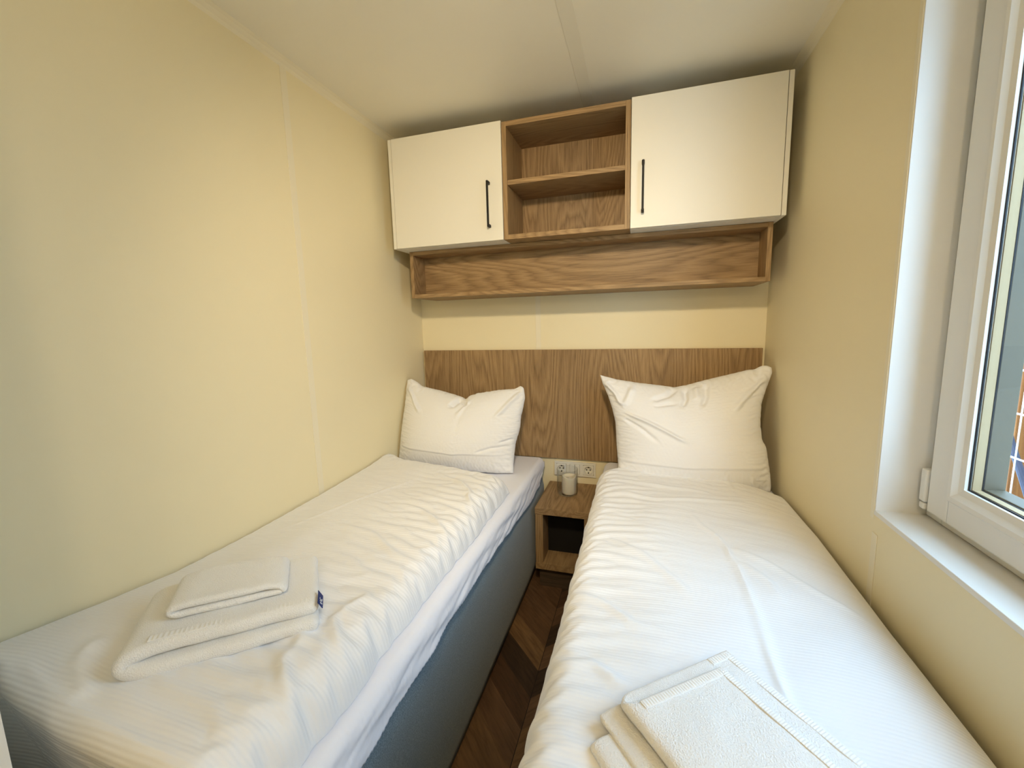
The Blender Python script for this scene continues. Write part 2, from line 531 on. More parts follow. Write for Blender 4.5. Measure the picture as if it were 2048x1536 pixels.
ring('gasket', 1.8950, 1.8985, i_[0]+.001, i_[1]-.001, i_[2]-.001, i_[3]+.001, 0.0032, M['gasket'], 0.0008)
ring('spacer', 1.9008, 1.9160, i_[0]+.001, i_[1]-.001, i_[2]-.001, i_[3]+.001, 0.0035, M['spacer'], 0.0004)
ring('outer_gasket', 1.9160, 1.9192, i_[0]+.001, i_[1]-.001, i_[2]-.001, i_[3]+.001, 0.0042, M['gasket'], 0.0004)
box('pane', (1.8965, 1.9005, i_[1], i_[0], i_[2], i_[3]), M['pane'], win, 0.0)
hg = box('hinge_cover', [(1.876, 1.8975, -1.079, -1.059, 0.866, 0.944)], M['white_trim'], win, 0.003)
box('hinge_cap', [(1.8765, 1.8975, -1.0790, -1.0600, 0.848, 0.8635)], M['white_trim'], hg, 0.004)
# ------------------------------------------------------------------ headboard
hb = box('headboard', (0.0128, 1.787, -0.020, -0.0016, 0.5609, 1.1645), M['wood_head'], None, 0.0008, loc=(0.9, -0.01, 0.5609))
tag(hb, 'wide oak-effect headboard panel with upright grain on the back wall', 'headboard')

# ------------------------------------------------------------------ overhead units
YC, ZT, ZB = -0.37, 2.185, 1.6840
def handle(x, z0, z1, parent):
    bm = bmesh.new(); y = YC - .001
    for z in (z0, z1-.012): add_box(bm, x-.0055, x+.0055, y-.024, y, z, z+.012, 0.0015)
    add_box(bm, x-.0042, x+.0042, y-.030, y-.021, z0, z1, 0.0018)
    return link('handle', bm_mesh(bm, 'handle'), M['black'], parent)

def wall_cabinet(x0, x1, side_x, door, hx, label):
    t = empty('wall_cabinet', ((x0+x1)/2, -0.18, ZB), label, 'cabinet', 'white overhead cabinets')
    p = 0.016
    box('side_panel', (x0, x0+p, YC if side_x == 0 else YC+.019, -0.002, ZB, ZT), M['cab_edge'], t, 0.0008)
    box('side_panel', (x1-p, x1, YC if side_x == 1 else YC+.019, -0.002, ZB, ZT), M['cab_edge'], t, 0.0008)
    box('bottom_panel', (x0+p, x1-p, YC+.0195, -0.002, ZB, ZB+p), M['cab_edge'], t, 0.0006)
    box('top_panel', (x0+p, x1-p, YC+.0195, -0.002, ZT-p, ZT), M['cab_edge'], t, 0.0006)
    box('back_panel', (x0+p, x1-p, -0.010, -0.002, ZB+p, ZT-p), M['cab_edge'], t, 0.0)
    d = box('door', (door[0], door[1], YC, YC+.0185, ZB+.001, ZT+.001), M['cab'], t, 0.0012)
    handle(hx, 1.741, 1.938, d)
    return t
wall_cabinet(0.071, 0.6385, 0, (0.0885, 0.6365), 0.575, 'white overhead cabinet in the left corner, bow handle at its right edge')
wall_cabinet(1.1875, 1.7525, 1, (1.1885, 1.7345), 1.236, 'white overhead cabinet nearest the window wall, black handle at its left edge')

bx = empty('open_shelf_unit', (0.913, -0.18, 1.668), 'open oak cube shelf between the two white overhead cabinets', 'shelf')
X0, X1, B0, B1 = 0.6400, 1.1862, 1.6840, 2.1790
p = 0.0205
box('side_panel', (X0, X0+p, YC, -0.002, B0, B1), M['wood_z'], bx, 0.0008)
box('side_panel', (X1-p, X1, YC, -0.002, B0, B1), M['wood_z'], bx, 0.0008)
box('top_panel', (X0+p, X1-p, YC, -0.002, B1-p, B1), M['wood_x'], bx, 0.0008)
box('bottom_panel', (X0+p, X1-p, YC, -0.002, B0, B0+p), M['wood_x'], bx, 0.0008)
box('shelf_board', (X0+p, X1-p, YC+.006, -0.112, 1.918, 1.938), M['wood_x'], bx, 0.0008)
box('back_panel', (X0+p, X1-p, -0.112, -0.104, B0+p, B1-p), M['wood_z'], bx, 0.0)

ls = empty('wall_shelf', (0.92, -0.14, 1.4515), 'long shallow oak shelf box below the overhead cabinets', 'shelf')
X0, X1, B0, B1, YS = 0.0985, 1.7365, 1.4515, 1.6832, -0.272
p = 0.0185
box('side_panel', (X0, X0+p, YS, -0.002, B0, B1), M['wood_z'], ls, 0.0008)
box('side_panel', (X1-p, X1, YS, -0.002, B0, B1), M['wood_z'], ls, 0.0008)
box('top_panel', (X0+p, X1-p, YS, -0.002, B1-p, B1), M['wood_x'], ls, 0.0008)
box('bottom_panel', (X0+p, X1-p, YS, -0.002, B0, B0+p), M['wood_x'], ls, 0.0008)
box('back_panel', (X0+p, X1-p, -0.150, -0.142, B0+p, B1-p), M['wood_panel'], ls, 0.0)

# ------------------------------------------------------------------ nightstand
ns = empty('nightstand', (0.895, -0.19, 0), 'small open oak nightstand between the two beds', 'nightstand')
box('top_panel', (0.758, 1.034, -0.370, -0.004, 0.388, 0.4205), M['wood_y'], ns, 0.0012)
box('side_panel', (0.7595, 0.7965, -0.368, -0.004, 0.1375, 0.388), M['wood_z'], ns, 0.0010)
box('side_panel', (0.9965, 1.0325, -0.368, -0.004, 0.1375, 0.388), M['wood_z'], ns, 0.0010)
box('bottom_panel', (0.758, 1.034, -0.370, -0.004, 0.103, 0.1375), M['wood_y'], ns, 0.0012)
box('back_panel', (0.7965, 0.9965, -0.245, -0.237, 0.1375, 0.388), M['dark_back'], ns, 0.0)
box('plinth', (0.772, 1.020, -0.345, -0.010, 0.0, 0.103), M['plinth'], ns, 0.0008)

# ------------------------------------------------------------------ triple socket plate
sk = empty('socket_plate', (0.90, 0, 0.497), 'cream triple socket plate on the wall above the nightstand', 'socket')
SZ, pitch = 0.5005, 0.0745
hw = 0.0282
fx = [0.786, 0.90-pitch-hw, 0.90-pitch+hw, 0.90-hw, 0.90+hw, 0.90+pitch-hw, 0.90+pitch+hw, 1.014]
box('frame', [(fx[0], fx[7], -0.010, -0.0005, SZ+hw, SZ+.0400), (fx[0], fx[7], -0.010, -0.0005, SZ-.0400, SZ-hw)] +
    [(fx[i], fx[i+1], -0.010, -0.0005, SZ-hw, SZ+hw) for i in (0, 2, 4, 6)], M['plast'], sk, 0.0008)
def socket(cx):
    bm = bmesh.new()
    n = 40
    # square insert with a round recess
    sq = []; r0 = 0.0205
    def sqp(a):
        c, s = math.cos(a), math.sin(a); k = 0.0275/max(abs(c), abs(s)); return k*c, k*s
    rings = []
    for kind in ('sb', 'st', 'ci', 'cb'):
        rg = []
        for k in range(n):
            a = (k+.5)*2*math.pi/n
            if kind in ('sb', 'st'): dx, dz = sqp(a); y = -0.0005 if kind == 'sb' else -0.0125
            else: dx, dz = r0*math.cos(a), r0*math.sin(a); y = -0.0125 if kind == 'ci' else -0.0012
            rg.append(bm.verts.new((cx+dx, y-.0002, SZ+dz)))
        rings.append(rg)
    for a, b2 in zip(rings, rings[1:]):
        for k in range(n): bm.faces.new((a[k], a[(k+1) % n], b2[(k+1) % n], b2[k]))
    bm.faces.new(rings[-1])
    bmesh.ops.recalc_face_normals(bm, faces=bm.faces)
    s = link('socket', bm_mesh(bm, 'socket'), M['plast'], sk)
    bm = bmesh.new()
    for dx in (-.0095, .0095):
        m = Matrix.Translation((cx+dx, -0.0022, SZ)) @ Matrix.Rotation(math.pi/2, 4, 'X')
        bmesh.ops.create_cone(bm, cap_ends=True, segments=16, radius1=.0032, radius2=.0032, depth=.004, matrix=m)
    link('contact_hole', bm_mesh(bm, 'holes'), M['plast_dark'], s)
    bm = bmesh.new()
    bm.free()
    for dz in (-.0165, .0165): box('earth_clip', (cx-.003, cx+.003, -0.0095, -0.001, SZ+dz-.0025, SZ+dz+.0025), M['plast_dark'], s, 0.0008)
socket(0.90-pitch); socket(0.90+pitch)
box('switch', [(0.90-.0275, 0.90-.001, -0.0135, -0.0010, SZ-.0275, SZ+.0275), (0.90+.001, 0.90+.0275, -0.0135, -0.0010, SZ-.0275, SZ+.0275)], M['plast'], sk, 0.0012)

# ------------------------------------------------------------------ candle in a glass
CX, CY, CZ = 0.884, -0.160, 0.4207
bm = bmesh.new()
prof = [(0.0, 0.0), (0.048, 0.0), (0.0525, 0.003), (0.0540, 0.010), (0.0548, 0.134), (0.0540, 0.1355), (0.0528, 0.134), (0.0520, 0.012), (0.048, 0.007), (0.0, 0.006)]
rg = add_lathe(bm, prof, (CX, CY, CZ), 56)
bmesh.ops.remove_doubles(bm, verts=bm.verts, dist=1e-5)
bmesh.ops.recalc_face_normals(bm, faces=bm.faces)
gl = link('candle_glass', bm_mesh(bm, 'candle_glass'), M['cup_glass'], None, (CX, CY, CZ), True)
tag(gl, 'clear glass cylinder around the candle on the nightstand', 'glass')
bm = bmesh.new()
cx, cy, cz = CX+.010, CY-.006, CZ+.0065
n = 48
rings = []
for r, z in ((0.0, 0.0), (0.034, 0.0), (0.0370, 0.002), (0.0380, 0.008), (0.0380, 0.084), (0.0375, 0.091), (0.0358, 0.0945), (0.0330, 0.0935), (0.027, 0.087), (0.014, 0.084), (0.0, 0.0835)):
    rg = []
    for k in range(n):
        a = k*2*math.pi/n
        wob = (0.0035*math.sin(2*a+.6) + 0.002*math.sin(3*a+2)) if z > .080 else 0
        rg.append(bm.verts.new((cx+r*math.cos(a), cy+r*math.sin(a), cz+z+wob*(1 if r > .015 else .3))))
    rings.append(rg)
for a, b2 in zip(rings, rings[1:]):
    for k in range(n): bm.faces.new((a[k], a[(k+1) % n], b2[(k+1) % n], b2[k]))
bmesh.ops.remove_doubles(bm, verts=bm.verts, dist=1e-5)
bmesh.ops.recalc_face_normals(bm, faces=bm.faces)
cd = link('pillar_candle', bm_mesh(bm, 'candle'), M['wax'], None, (cx, cy, cz), True)
tag(cd, 'ivory pillar candle with a wavy rim standing inside the glass', 'candle')

# ------------------------------------------------------------------ beds
def rbox(bm, x0, x1, y0, y1, z0, z1, r, bulge=0.0, n=6, nz_=8):
    """box with rounded upright corners and slightly soft sides"""
    path = []
    for cx, cy, a0 in ((x1-r, y1-r, 0), (x0+r, y1-r, 90), (x0+r, y0+r, 180), (x1-r, y0+r, 270)):
        for k in range(n+1):
            a = math.radians(a0 + 90*k/n); path.append((cx, cy, math.cos(a), math.sin(a)))
    rings = []
    for j in range(nz_+1):
        t = j/nz_; z = z0 + (z1-z0)*t
        e = min(t, 1-t)*(z1-z0); q = 0.010
        ins = q*(1-math.sqrt(max(0, 1-(1-min(e/q, 1))**2))) if e < q else 0
        bl = bulge*math.sin(math.pi*t)
        rings.append([bm.verts.new((cx+(r-ins+bl)*ca, cy+(r-ins+bl)*sa, z)) for cx, cy, ca, sa in path])
    N_ = len(path)
    for a, b2 in zip(rings, rings[1:]):
        for k in range(N_): bm.faces.new((a[k], a[(k+1) % N_], b2[(k+1) % N_], b2[k]))
    bm.faces.new(rings[0][::-1]); bm.faces.new(rings[-1])

ZM = 0.572   # top of the sheet
YB0, YB1 = -0.030, -1.848   # head / foot end of both beds

def bed(name, x0, x1, label, hem_side, hem_pts):
    t = empty(name, ((x0+x1)/2, (YB0+YB1)/2, 0), label, 'bed', 'box beds')
    bm = bmesh.new(); rbox(bm, x0, x1, YB1, YB0, 0.012, 0.47, 0.028, 0.004)
    link('bed_base', bm_mesh(bm, 'base'), M['felt'], t, smooth=True)
    bm = bmesh.new(); rbox(bm, x0+.004, x1-.004, YB1+.004, YB0-.004, 0.47, 0.562, 0.03, 0.0)
    link('mattress', bm_mesh(bm, 'mattress'), M['felt'], t, smooth=True)
    # fitted sheet: over the top, rounded over the aisle side and down to a wavy hem
    xs = x1 if hem_side > 0 else x0
    ny, top_n, r = 300, 64, 0.028
    ys = np.linspace(YB0-.002, YB1, ny)
    hem = np.interp(-ys, [-q[0] for q in hem_pts], [q[1] for q in hem_pts])
    hem = hem + 0.006*nz(ys*0, ys, 9, 3) + 0.003*nz(ys*0, ys, 30, 5)
    wall_x = x0+.006 if hem_side > 0 else x1-.006
    S = []
    edge = xs + hem_side*.006
    d_top = abs(edge - wall_x) - r
    for j, y in enumerate(ys):
        drop = (ZM - r) - hem[j]
        arc = r*math.pi/2
        s_all = np.concatenate([np.linspace(0, d_top, top_n, endpoint=False), np.linspace(d_top, d_top+arc+drop, 26)])
        yy = YB0 - .002
        near = max(0, 1 - (yy - y)/0.05)
        row = []
        for s in s_all:
            if s <= d_top: x = wall_x + hem_side*s; z = ZM
            elif s <= d_top + arc:
                a = (s-d_top)/r; x = edge - hem_side*r*(1-math.sin(a)); z = ZM - r*(1-math.cos(a))
            else: x = edge; z = ZM - r - (s-d_top-arc)
            # round the head corner
            pull = near**2 * 0.03
            x -= hem_side * pull * sstep(d_top-.05, d_top+.03, s)
            z -= 0.012*near**2
            row.append((x, y, z))
        S.append(row)
    S = np.array(S)
    N = normals(S); N *= np.sign((N[ny//2, 10, 2]))
    zz, yy2 = S[..., 2], S[..., 1]
    sw = sstep(ZM+.0, ZM-.05, zz)
    fold = nz(yy2*2.6 + 1.5*zz, zz*26 + yy2*5.0, 1.0, 41.0)*.75 + nz(yy2*6, zz*55 - yy2*9, 1.0, 43.0)*.5
    S = S + N*(0.0075*sw*np.maximum(fold, -.35))[..., None]
    sidef = np.broadcast_to(sstep(top_n-18, top_n+22, np.arange(S.shape[1]))[None], S.shape[:2])
    slv = 1.004 + 0.040*sidef
    slu = 1.004 + 0.012*sidef
    pin = np.zeros(S.shape[:2], bool); pin[0] = pin[-1] = True; pin[:, 0] = True
    def clampf(P):
        x = P[..., 0]; lim = xs + hem_side*.002
        bad = (P[..., 2] < ZM-.03) & ((x - lim)*hem_side < 0)
        x[bad] = lim
    P = relax(S, N, slu, slv, k=0.05, bend=0.15, iters=130, pin=pin, clamp=clampf, seed=0.0012, kt=0.03, sd=3)
    me = grid_mesh('sheet', P)
    o = link('fitted_sheet', me, M['sheet'], t, smooth=True)
    so = o.modifiers.new('thick', 'SOLIDIFY'); so.thickness = 0.0016; so.offset = -1
    o['label'] = 'white fitted sheet'
    return t
bed('bed', 0.012, 0.732, 'left box bed along the plain wall with charcoal upholstered side', 1,
    [(-0.03, 0.525), (-0.09, 0.508), (-0.175, 0.452), (-0.39, 0.445), (-0.88, 0.479), (-1.28, 0.482), (-1.68, 0.471), (-1.94, 0.47)])
bed('bed', 1.072, 1.788, 'right box bed under the window with duvet hanging over its side', -1,
    [(-0.03, 0.50), (-0.5, 0.47), (-1.94, 0.47)])

# ------------------------------------------------------------------ duvets
def field_creases(S, N, lines, uvpos):
    """lines: (list of (x,y), width, height) ridges along polylines in plan"""
    X, Y = uvpos[..., 0], uvpos[..., 1]
    for pts, wd, ht in lines:
        dmin = np.full(X.shape, 9.0)
        q = resample(pts, 60)
        q = smooth_curve(q, 6)
        L = len(q); fade = np.zeros(X.shape)
        for i in range(L-1):
            ax, ay = q[i]; bx_, by = q[i+1]
            dx, dy = bx_-ax, by-ay; l2 = dx*dx+dy*dy + 1e-12
            t = np.clip(((X-ax)*dx + (Y-ay)*dy)/l2, 0, 1)
            d = np.hypot(X-ax-t*dx, Y-ay-t*dy)
            f = min(1, 6*min((i+.5)/L, 1-(i+.5)/L))
            up = d < dmin
            fade = np.where(up, f, fade); dmin = np.where(up, d, dmin)
        S = S + N * (ht*fade*np.exp(-(dmin/wd)**2))[..., None]
    return S

def duvet_left():
    nx, ny = 78, 178
    us = np.linspace(0, 1, nx); 
    xl, xr = 0.006, 0.706
    Lh = 1.965
    S = np.zeros((ny, nx, 3)); plan = np.zeros((ny, nx, 2))
    y_foot = -1.902
    def yft(u): return -1.842 - 0.074*(1-math.exp(-3.4*u))
    zw_y = [-0.40, -0.46, -0.60, -0.93, -1.25, -1.49, -1.657, -1.816, -2.2]
    zw = [0.690, 0.672, 0.656, 0.644, 0.640, 0.646, 0.668, 0.694, 0.694]
    drop = 0.36
    YFT = np.array([yft(u) for u in us])[None]
    for i, u in enumerate(us):
        x = xl + (xr-xl)*u
        yh = -0.432 - 0.150*(u**1.3) + 0.006*math.sin(9*u)
        y_foot = yft(u)
        flat = yh - y_foot
        s = np.linspace(0, flat + drop, ny)
        rf = 0.026
        yy = yh - s
        # foot: roll over the end and hang down
        over = np.maximum(0, s - (flat - rf))
        a = np.minimum(over/rf, math.pi/2)
        y = np.where(over > 0, y_foot + rf - rf*np.sin(a) + .20*np.maximum(0, over - rf*math.pi/2), yy)
        dz = np.where(over > 0, rf*(1-np.cos(a)) + np.maximum(0, over - rf*math.pi/2), 0)
        S[:, i, 0] = x; S[:, i, 1] = y; S[:, i, 2] = -dz
        plan[:, i, 0] = x; plan[:, i, 1] = yh - s
    X, Yp = S[..., 0], plan[..., 1]
    U = np.broadcast_to(us[None], X.shape)
    zwall = np.interp(-Yp, [-q for q in zw_y], zw)
    crown = 0.665 + 0.010*nz(X, Yp, 3.2, 1.0) + 0.006*nz(X, Yp, 8, 2.0)
    foot_lift = 0.028*sstep(-1.45, -1.85, Yp)
    top = zwall*(1-sstep(0.0, 0.35, U)) + (crown+foot_lift*.8)*sstep(0.0, 0.35, U)
    # rounded long edge on the sheet
    e = np.clip((xr - X)/0.075, 0, 1); er = np.sqrt(np.maximum(0, 1-(1-e)**2))
    # head edge
    yh = (-0.432 - 0.150*U**1.3)
    hd = np.clip((yh - Yp)/0.085, 0, 1); hr = np.sqrt(np.maximum(0, 1-(1-hd)**2))
    hr = hr*(1-.75*(1-sstep(0.02, 0.22, U))) + .75*(1-sstep(0.02, 0.22, U))
    base = ZM + .004
    S[..., 2] += base + (top-base)*er*hr
    # long edge wavers a little
    S[..., 0] += (0.010*nz(X*0, Yp, 4.5, 6.0) + 0.005*nz(X*0, Yp, 14, 7.0))*sstep(.75, 1, U)
    N = normals(S); N *= np.sign(N[ny//2, nx//2, 2])
    # the edge runs in gathers, the middle stays calmer
    g = sstep(0.35, 0.92, U)
    slv = 1.006 + 0.050*g
    slu = 1.003 + 0.004*g
    slu = slu + 0.03*(1-sstep(0, 0.18, (yh-Yp)))
    slv = slv * np.ones_like(U); slu = slu*np.ones_like(U)
    S = field_creases(S, N, [
        ([(0.02, -1.800), (0.09, -1.822), (0.18, -1.850), (0.28, -1.868), (0.42, -1.884), (0.60, -1.890)], 0.006, 0.006),
        ([(0.33, -0.70), (0.26, -0.90), (0.16, -1.12), (0.10, -1.22)], 0.005, 0.0035),
        ([(0.40, -0.66), (0.52, -0.72), (0.60, -0.80), (0.66, -0.92)], 0.007, 0.0065),
        ([(0.36, -0.98), (0.50, -1.00), (0.58, -1.05), (0.65, -1.12)], 0.007, 0.005),
        ([(0.28, -1.16), (0.45, -1.20), (0.60, -1.30)], 0.008, 0.005),
        ([(0.62, -1.45), (0.60, -1.56), (0.66, -1.63)], 0.010, 0.008),
        ([(0.55, -1.52), (0.60, -1.70), (0.67, -1.76)], 0.012, 0.009),
        ([(0.18, -1.74), (0.22, -1.80), (0.34, -1.86)], 0.020, 0.009),
    ], plan)
    pin = np.zeros(S.shape[:2], bool); pin[0] = pin[-1] = True; pin[:, 0] = pin[:, -1] = True
    def clampf(P):
        np.maximum(P[..., 0], 0.004, out=P[..., 0])
        fl = plan[..., 1] > YFT + .03
        P[..., 2] = np.where(fl, np.maximum(P[..., 2], ZM+.003), P[..., 2])
        P[..., 1] = np.where(~fl, np.minimum(P[..., 1], YB1-.006), P[..., 1])
    P = relax(S, N, slu, slv, k=0.008, bend=0.30, iters=300, pin=pin, clamp=clampf, seed=0.003, kt=0.02, sd=5)
    back = P.copy()
    flr = (plan[..., 1] > YFT+.05)
    back[..., 2] = np.where(flr, ZM+.002, back[..., 2]) 
    back = np.where(flr[..., None], back, P - N*0.010)
    back[0] = P[0]; back[-1] = P[-1]; back[:, 0] = P[:, 0]; back[:, -1] = P[:, -1]
    uv = np.stack([X, plan[..., 1]], -1)
    me = grid_mesh('duvet', P, uv, back)
    o = subsurf(link('duvet', me, M['duvet'], None, (0.36, -1.15, ZM), True), 2)
    tag(o, 'white duvet on the left bed, gathered along its open aisle edge', 'duvet', 'duvets on the two beds')
    return P
PL = duvet_left()

def duvet_right():
    nx, ny = 98, 166
    S = np.zeros((ny, nx, 3)); plan = np.zeros((ny, nx, 2)); A = np.zeros((ny, nx))
    xe = 1.066          # outermost bulge on the aisle side
    xr = 1.790
    side = 0.20
    r = 0.058
    span = (xr - (xe + r))
    y_foot = -1.93
    tot = side + r*math.pi/2 + span
    a_ = np.linspace(0, tot, nx)
    for j in range(ny):
        for_i = a_
        hang = for_i < side
        arc = (for_i >= side) & (for_i < side + r*math.pi/2)
        th = (for_i - side)/r
        x = np.where(hang, xe, np.where(arc, xe + r*(1-np.cos(th)), xe + r + (for_i - side - r*math.pi/2)))
        z = np.where(hang, -r - (side - for_i), np.where(arc, -r + r*np.sin(th), 0))
        S[j, :, 0] = x; S[j, :, 2] = z
        A[j] = for_i
    v = np.linspace(0, 1, ny)[:, None]
    U = np.clip((S[..., 0]-xe)/(xr-xe), 0, 1)
    yh = -0.292 - 0.012*U - 0.10*U**3 - 0.16*np.clip((side-A)/side, 0, 1)**1.0 - 0.05*(1-sstep(0, .12, U))
    Y = yh + (y_foot - yh)*v
    S[..., 1] = Y
    X = S[..., 0]
    top = 0.640 + 0.012*nz(X, Y, 3.0, 11.0) + 0.006*nz(X, Y, 7.5, 12.0) + 0.016*sstep(-0.6, -1.3, Y)
    # settles towards the window wall
    ew = np.clip((xr - X)/0.26, 0, 1)
    fall = np.sqrt(np.maximum(0, 1-(1-ew)**2))
    zr = np.interp(-Y, [.28, .38, .78, 1.04, 1.22, 1.46, 2.0], [.585, .590, .605, .590, .580, .575, .575])
    top = zr + (top-zr)*fall
    hd = np.clip((yh - Y)/0.085, 0, 1); hr = np.sqrt(np.maximum(0, 1-(1-hd)**2))
    base = ZM + .004
    onbed = sstep(side-0.01, side + r*1.3, A)
    S[..., 2] += base + (top-base)*(hr*onbed + (1-onbed)*(.35+.65*hr))
    S[..., 0] += (0.008*nz(Y*0, Y, 4.2, 21.0) + 0.004*nz(X*0, Y, 13, 22.0))*(1-sstep(.02, .18, U))
    plan[..., 0] = X; plan[..., 1] = Y
    N = normals(S); N *= np.sign(N[ny//2, int(nx*.7), 2])
    g = 1-sstep(0.05, 0.45, U)
    slv = 1.003 + 0.030*g
    slu = 1.002 + 0.003*g + 0.020*(1-sstep(0, .3, yh-Y))
    slv = slv + 0.012*(1-sstep(0, .5, yh-Y))
    S = field_creases(S, N, [
        ([(1.415, -0.76), (1.43, -0.84), (1.478, -0.93), (1.492, -1.10), (1.490, -1.33), (1.482, -1.53), (1.475, -1.66)], 0.0055, 0.0065),
        ([(1.20, -0.50), (1.36, -0.54), (1.50, -0.56)], 0.010, 0.005),
        ([(1.16, -0.62), (1.30, -0.66), (1.44, -0.64), (1.60, -0.62)], 0.009, 0.004),
        ([(1.49, -0.98), (1.58, -1.06), (1.66, -1.16), (1.73, -1.22)], 0.012, 0.004),
        ([(1.50, -1.06), (1.55, -1.14), (1.56, -1.22)], 0.010, 0.004),
        ([(1.17, -1.02), (1.26, -1.10), (1.33, -1.20), (1.36, -1.26)], 0.012, 0.004),
        ([(1.09, -1.54), (1.16, -1.52), (1.22, -1.56)], 0.010, 0.007),
        ([(1.09, -1.30), (1.17, -1.33), (1.24, -1.40)], 0.010, 0.005),
    ], plan)
    pin = np.zeros(S.shape[:2], bool); pin[0] = pin[-1] = True; pin[:, 0] = pin[:, -1] = True
    lo = np.where(A > side + r*.8, ZM+.003, -1)
    def clampf(P):
        np.minimum(P[..., 0], W-.006, out=P[..., 0])
        P[..., 2] = np.maximum(P[..., 2], lo)
        P[..., 0] = np.where((A < side), np.minimum(P[..., 0], 1.064), P[..., 0])
    P = relax(S, N, slu*np.ones_like(U), slv*np.ones_like(U), k=0.008, bend=0.30, iters=300, pin=pin, clamp=clampf, seed=0.003, kt=0.02, sd=8)
    back = P - N*0.008
    flr = A > side + r*1.2
    back[..., 2] = np.where(flr, ZM+.002, back[..., 2])
    back[0] = P[0]; back[-1] = P[-1]; back[:, 0] = P[:, 0]; back[:, -1] = P[:, -1]
    uv = np.stack([A, Y], -1)
    me = grid_mesh('duvet', P, uv, back)
    o = subsurf(link('duvet', me, M['duvet'], None, (1.42, -1.1, ZM), True), 2)
    tag(o, 'white duvet on the right bed with one long crease down its middle', 'duvet', 'duvets on the two beds')
    return P
PR = duvet_right()

def surf_z(P, x, y):
    d = (P[..., 0]-x)**2 + (P[..., 1]-y)**2 + np.where(P[..., 2] < ZM, 9, 0)
    return float(P.reshape(-1, 3)[np.argmin(d)][2])

# ------------------------------------------------------------------ pillows
def pillow(label, top, right, bottom, left, n, fr, bk, creases, hemline, clampf, sag, sd):
    nx = ny = 84
    cv = [smooth_curve(resample(c, nx), 2) for c in (top, right, bottom, left)]
    S0 = coons(cv[0], cv[1], cv[2], cv[3])
    u = np.linspace(0, 1, nx)[None]*np.ones((ny, 1)); v = np.linspace(0, 1, ny)[:, None]*np.ones((1, nx))
    nrm = np.array(n, float); nrm /= np.linalg.norm(nrm)
    def bulge(amt):
        q = (4*u*(1-u))**0.55 * (4*v*(1-v))**0.55
        lean = 1 + sag*(v-.5)
        return amt*q*lean
    N = np.broadcast_to(nrm, S0.shape).copy()
    def layer(sgn, amt, sdd):
        S = S0 + sgn*nrm*bulge(amt)[..., None]
        rim = 0.0
        Nn = normals(S); Nn *= np.sign((Nn*nrm*sgn).sum(-1).mean())
        if sgn > 0:
            S = field_creases(S, Nn, [(c_[0], c_[1]*.85, c_[2]*1.6) for c_ in creases], np.stack([u, v], -1))
            # hem fold across the lower part
            hv = hemline[0] + hemline[1]*(u-.5)
            S = S + Nn*(0.0045*(1-sstep(-.004, .006, v-hv))*np.exp(-np.maximum(0, hv-v)/.06)*sstep(0.02, .12, u)*(1-sstep(.80, .97, u)))[..., None]
        m = np.minimum(np.minimum(u, 1-u), np.minimum(v, 1-v))
        gx = 1-sstep(0, .22, np.minimum(v, 1-v)); gy = 1-sstep(0, .22, np.minimum(u, 1-u))
        slu = 1.012 + 0.050*gx; slv = 1.012 + 0.050*gy
        return relax(S, Nn, slu, slv, k=0.018, bend=0.15, iters=220, clamp=clampf, seed=0.002, kt=0.02, sd=sdd)
    F = layer(1, fr, sd); B = layer(-1, bk, sd+1)
    B[0] = F[0]; B[-1] = F[-1]; B[:, 0] = F[:, 0]; B[:, -1] = F[:, -1]
    uv = np.stack([u*.7, v*.5], -1)
    me = grid_mesh('pillow', F, uv, B)
    bm = bmesh.new(); bm.from_mesh(me); bmesh.ops.recalc_face_normals(bm, faces=bm.faces); bm.to_mesh(me); bm.free()
    c = S0.reshape(-1, 3).mean(0); zmin = float(F[..., 2].min())
    o = link('pillow', me, M['pillow'], None, (float(c[0]), float(c[1]), zmin), True)
    subsurf(o, 2); tag(o, label, 'pillow', 'pillows on the two beds')
    return o

def clampL(P):
    np.maximum(P[..., 0], 0.004, out=P[..., 0]); np.minimum(P[..., 1], -0.026, out=P[..., 1]); np.maximum(P[..., 2], ZM+.003, out=P[..., 2])
pillow('white pillow with a notched top edge at the head of the left bed',
    [(0.006, -.215, 1.015), (.032, -.212, 1.024), (.070, -.216, 1.006), (.104, -.225, .985), (.212, -.232, .966), (.300, -.238, .946), (.345, -.242, .934), (.366, -.244, .922), (.390, -.240, .940), (.429, -.235, .954), (.551, -.228, .974), (.628, -.226, .980), (.659, -.222, .996)],
    [(.659, -.222, .996), (.678, -.223, .988), (.689, -.241, .940), (.682, -.255, .890), (.674, -.269, .85), (.672, -.287, .793), (.655, -.311, .722), (.650, -.338, .638), (.652, -.355, .580)],
    [(.012, -.362, .577), (.15, -.372, .577), (.35, -.378, .577), (.573, -.370, .577), (.652, -.355, .580)],
    [(0.006, -.215, 1.015), (.008, -.235, .954), (.012, -.262, .87), (.010, -.30, .753), (.010, -.336, .644), (.012, -.362, .577)],
    (0, -.955, .29), 0.115, 0.085,
    [([(.53, .02), (.50, .10), (.46, .20)], .022, -.016), ([(.62, .10), (.56, .20), (.53, .30)], .02, .006), ([(.53, .05), (.60, .18)], .018, -.006),
     ([(.03, .10), (.12, .2), (.22, .34)], .025, .008), ([(.97, .08), (.9, .2), (.84, .36)], .022, .008), ([(.97, .70), (.85, .72), (.74, .77)], .016, -.006), ([(.98, .62), (.9, .66)], .014, -.006)],
    (.79, .02), clampL, 0.25, 21)
def clampR(P):
    np.minimum(P[..., 0], W-.006, out=P[..., 0]); np.minimum(P[..., 1], -0.026, out=P[..., 1]); np.maximum(P[..., 2], ZM+.003, out=P[..., 2])
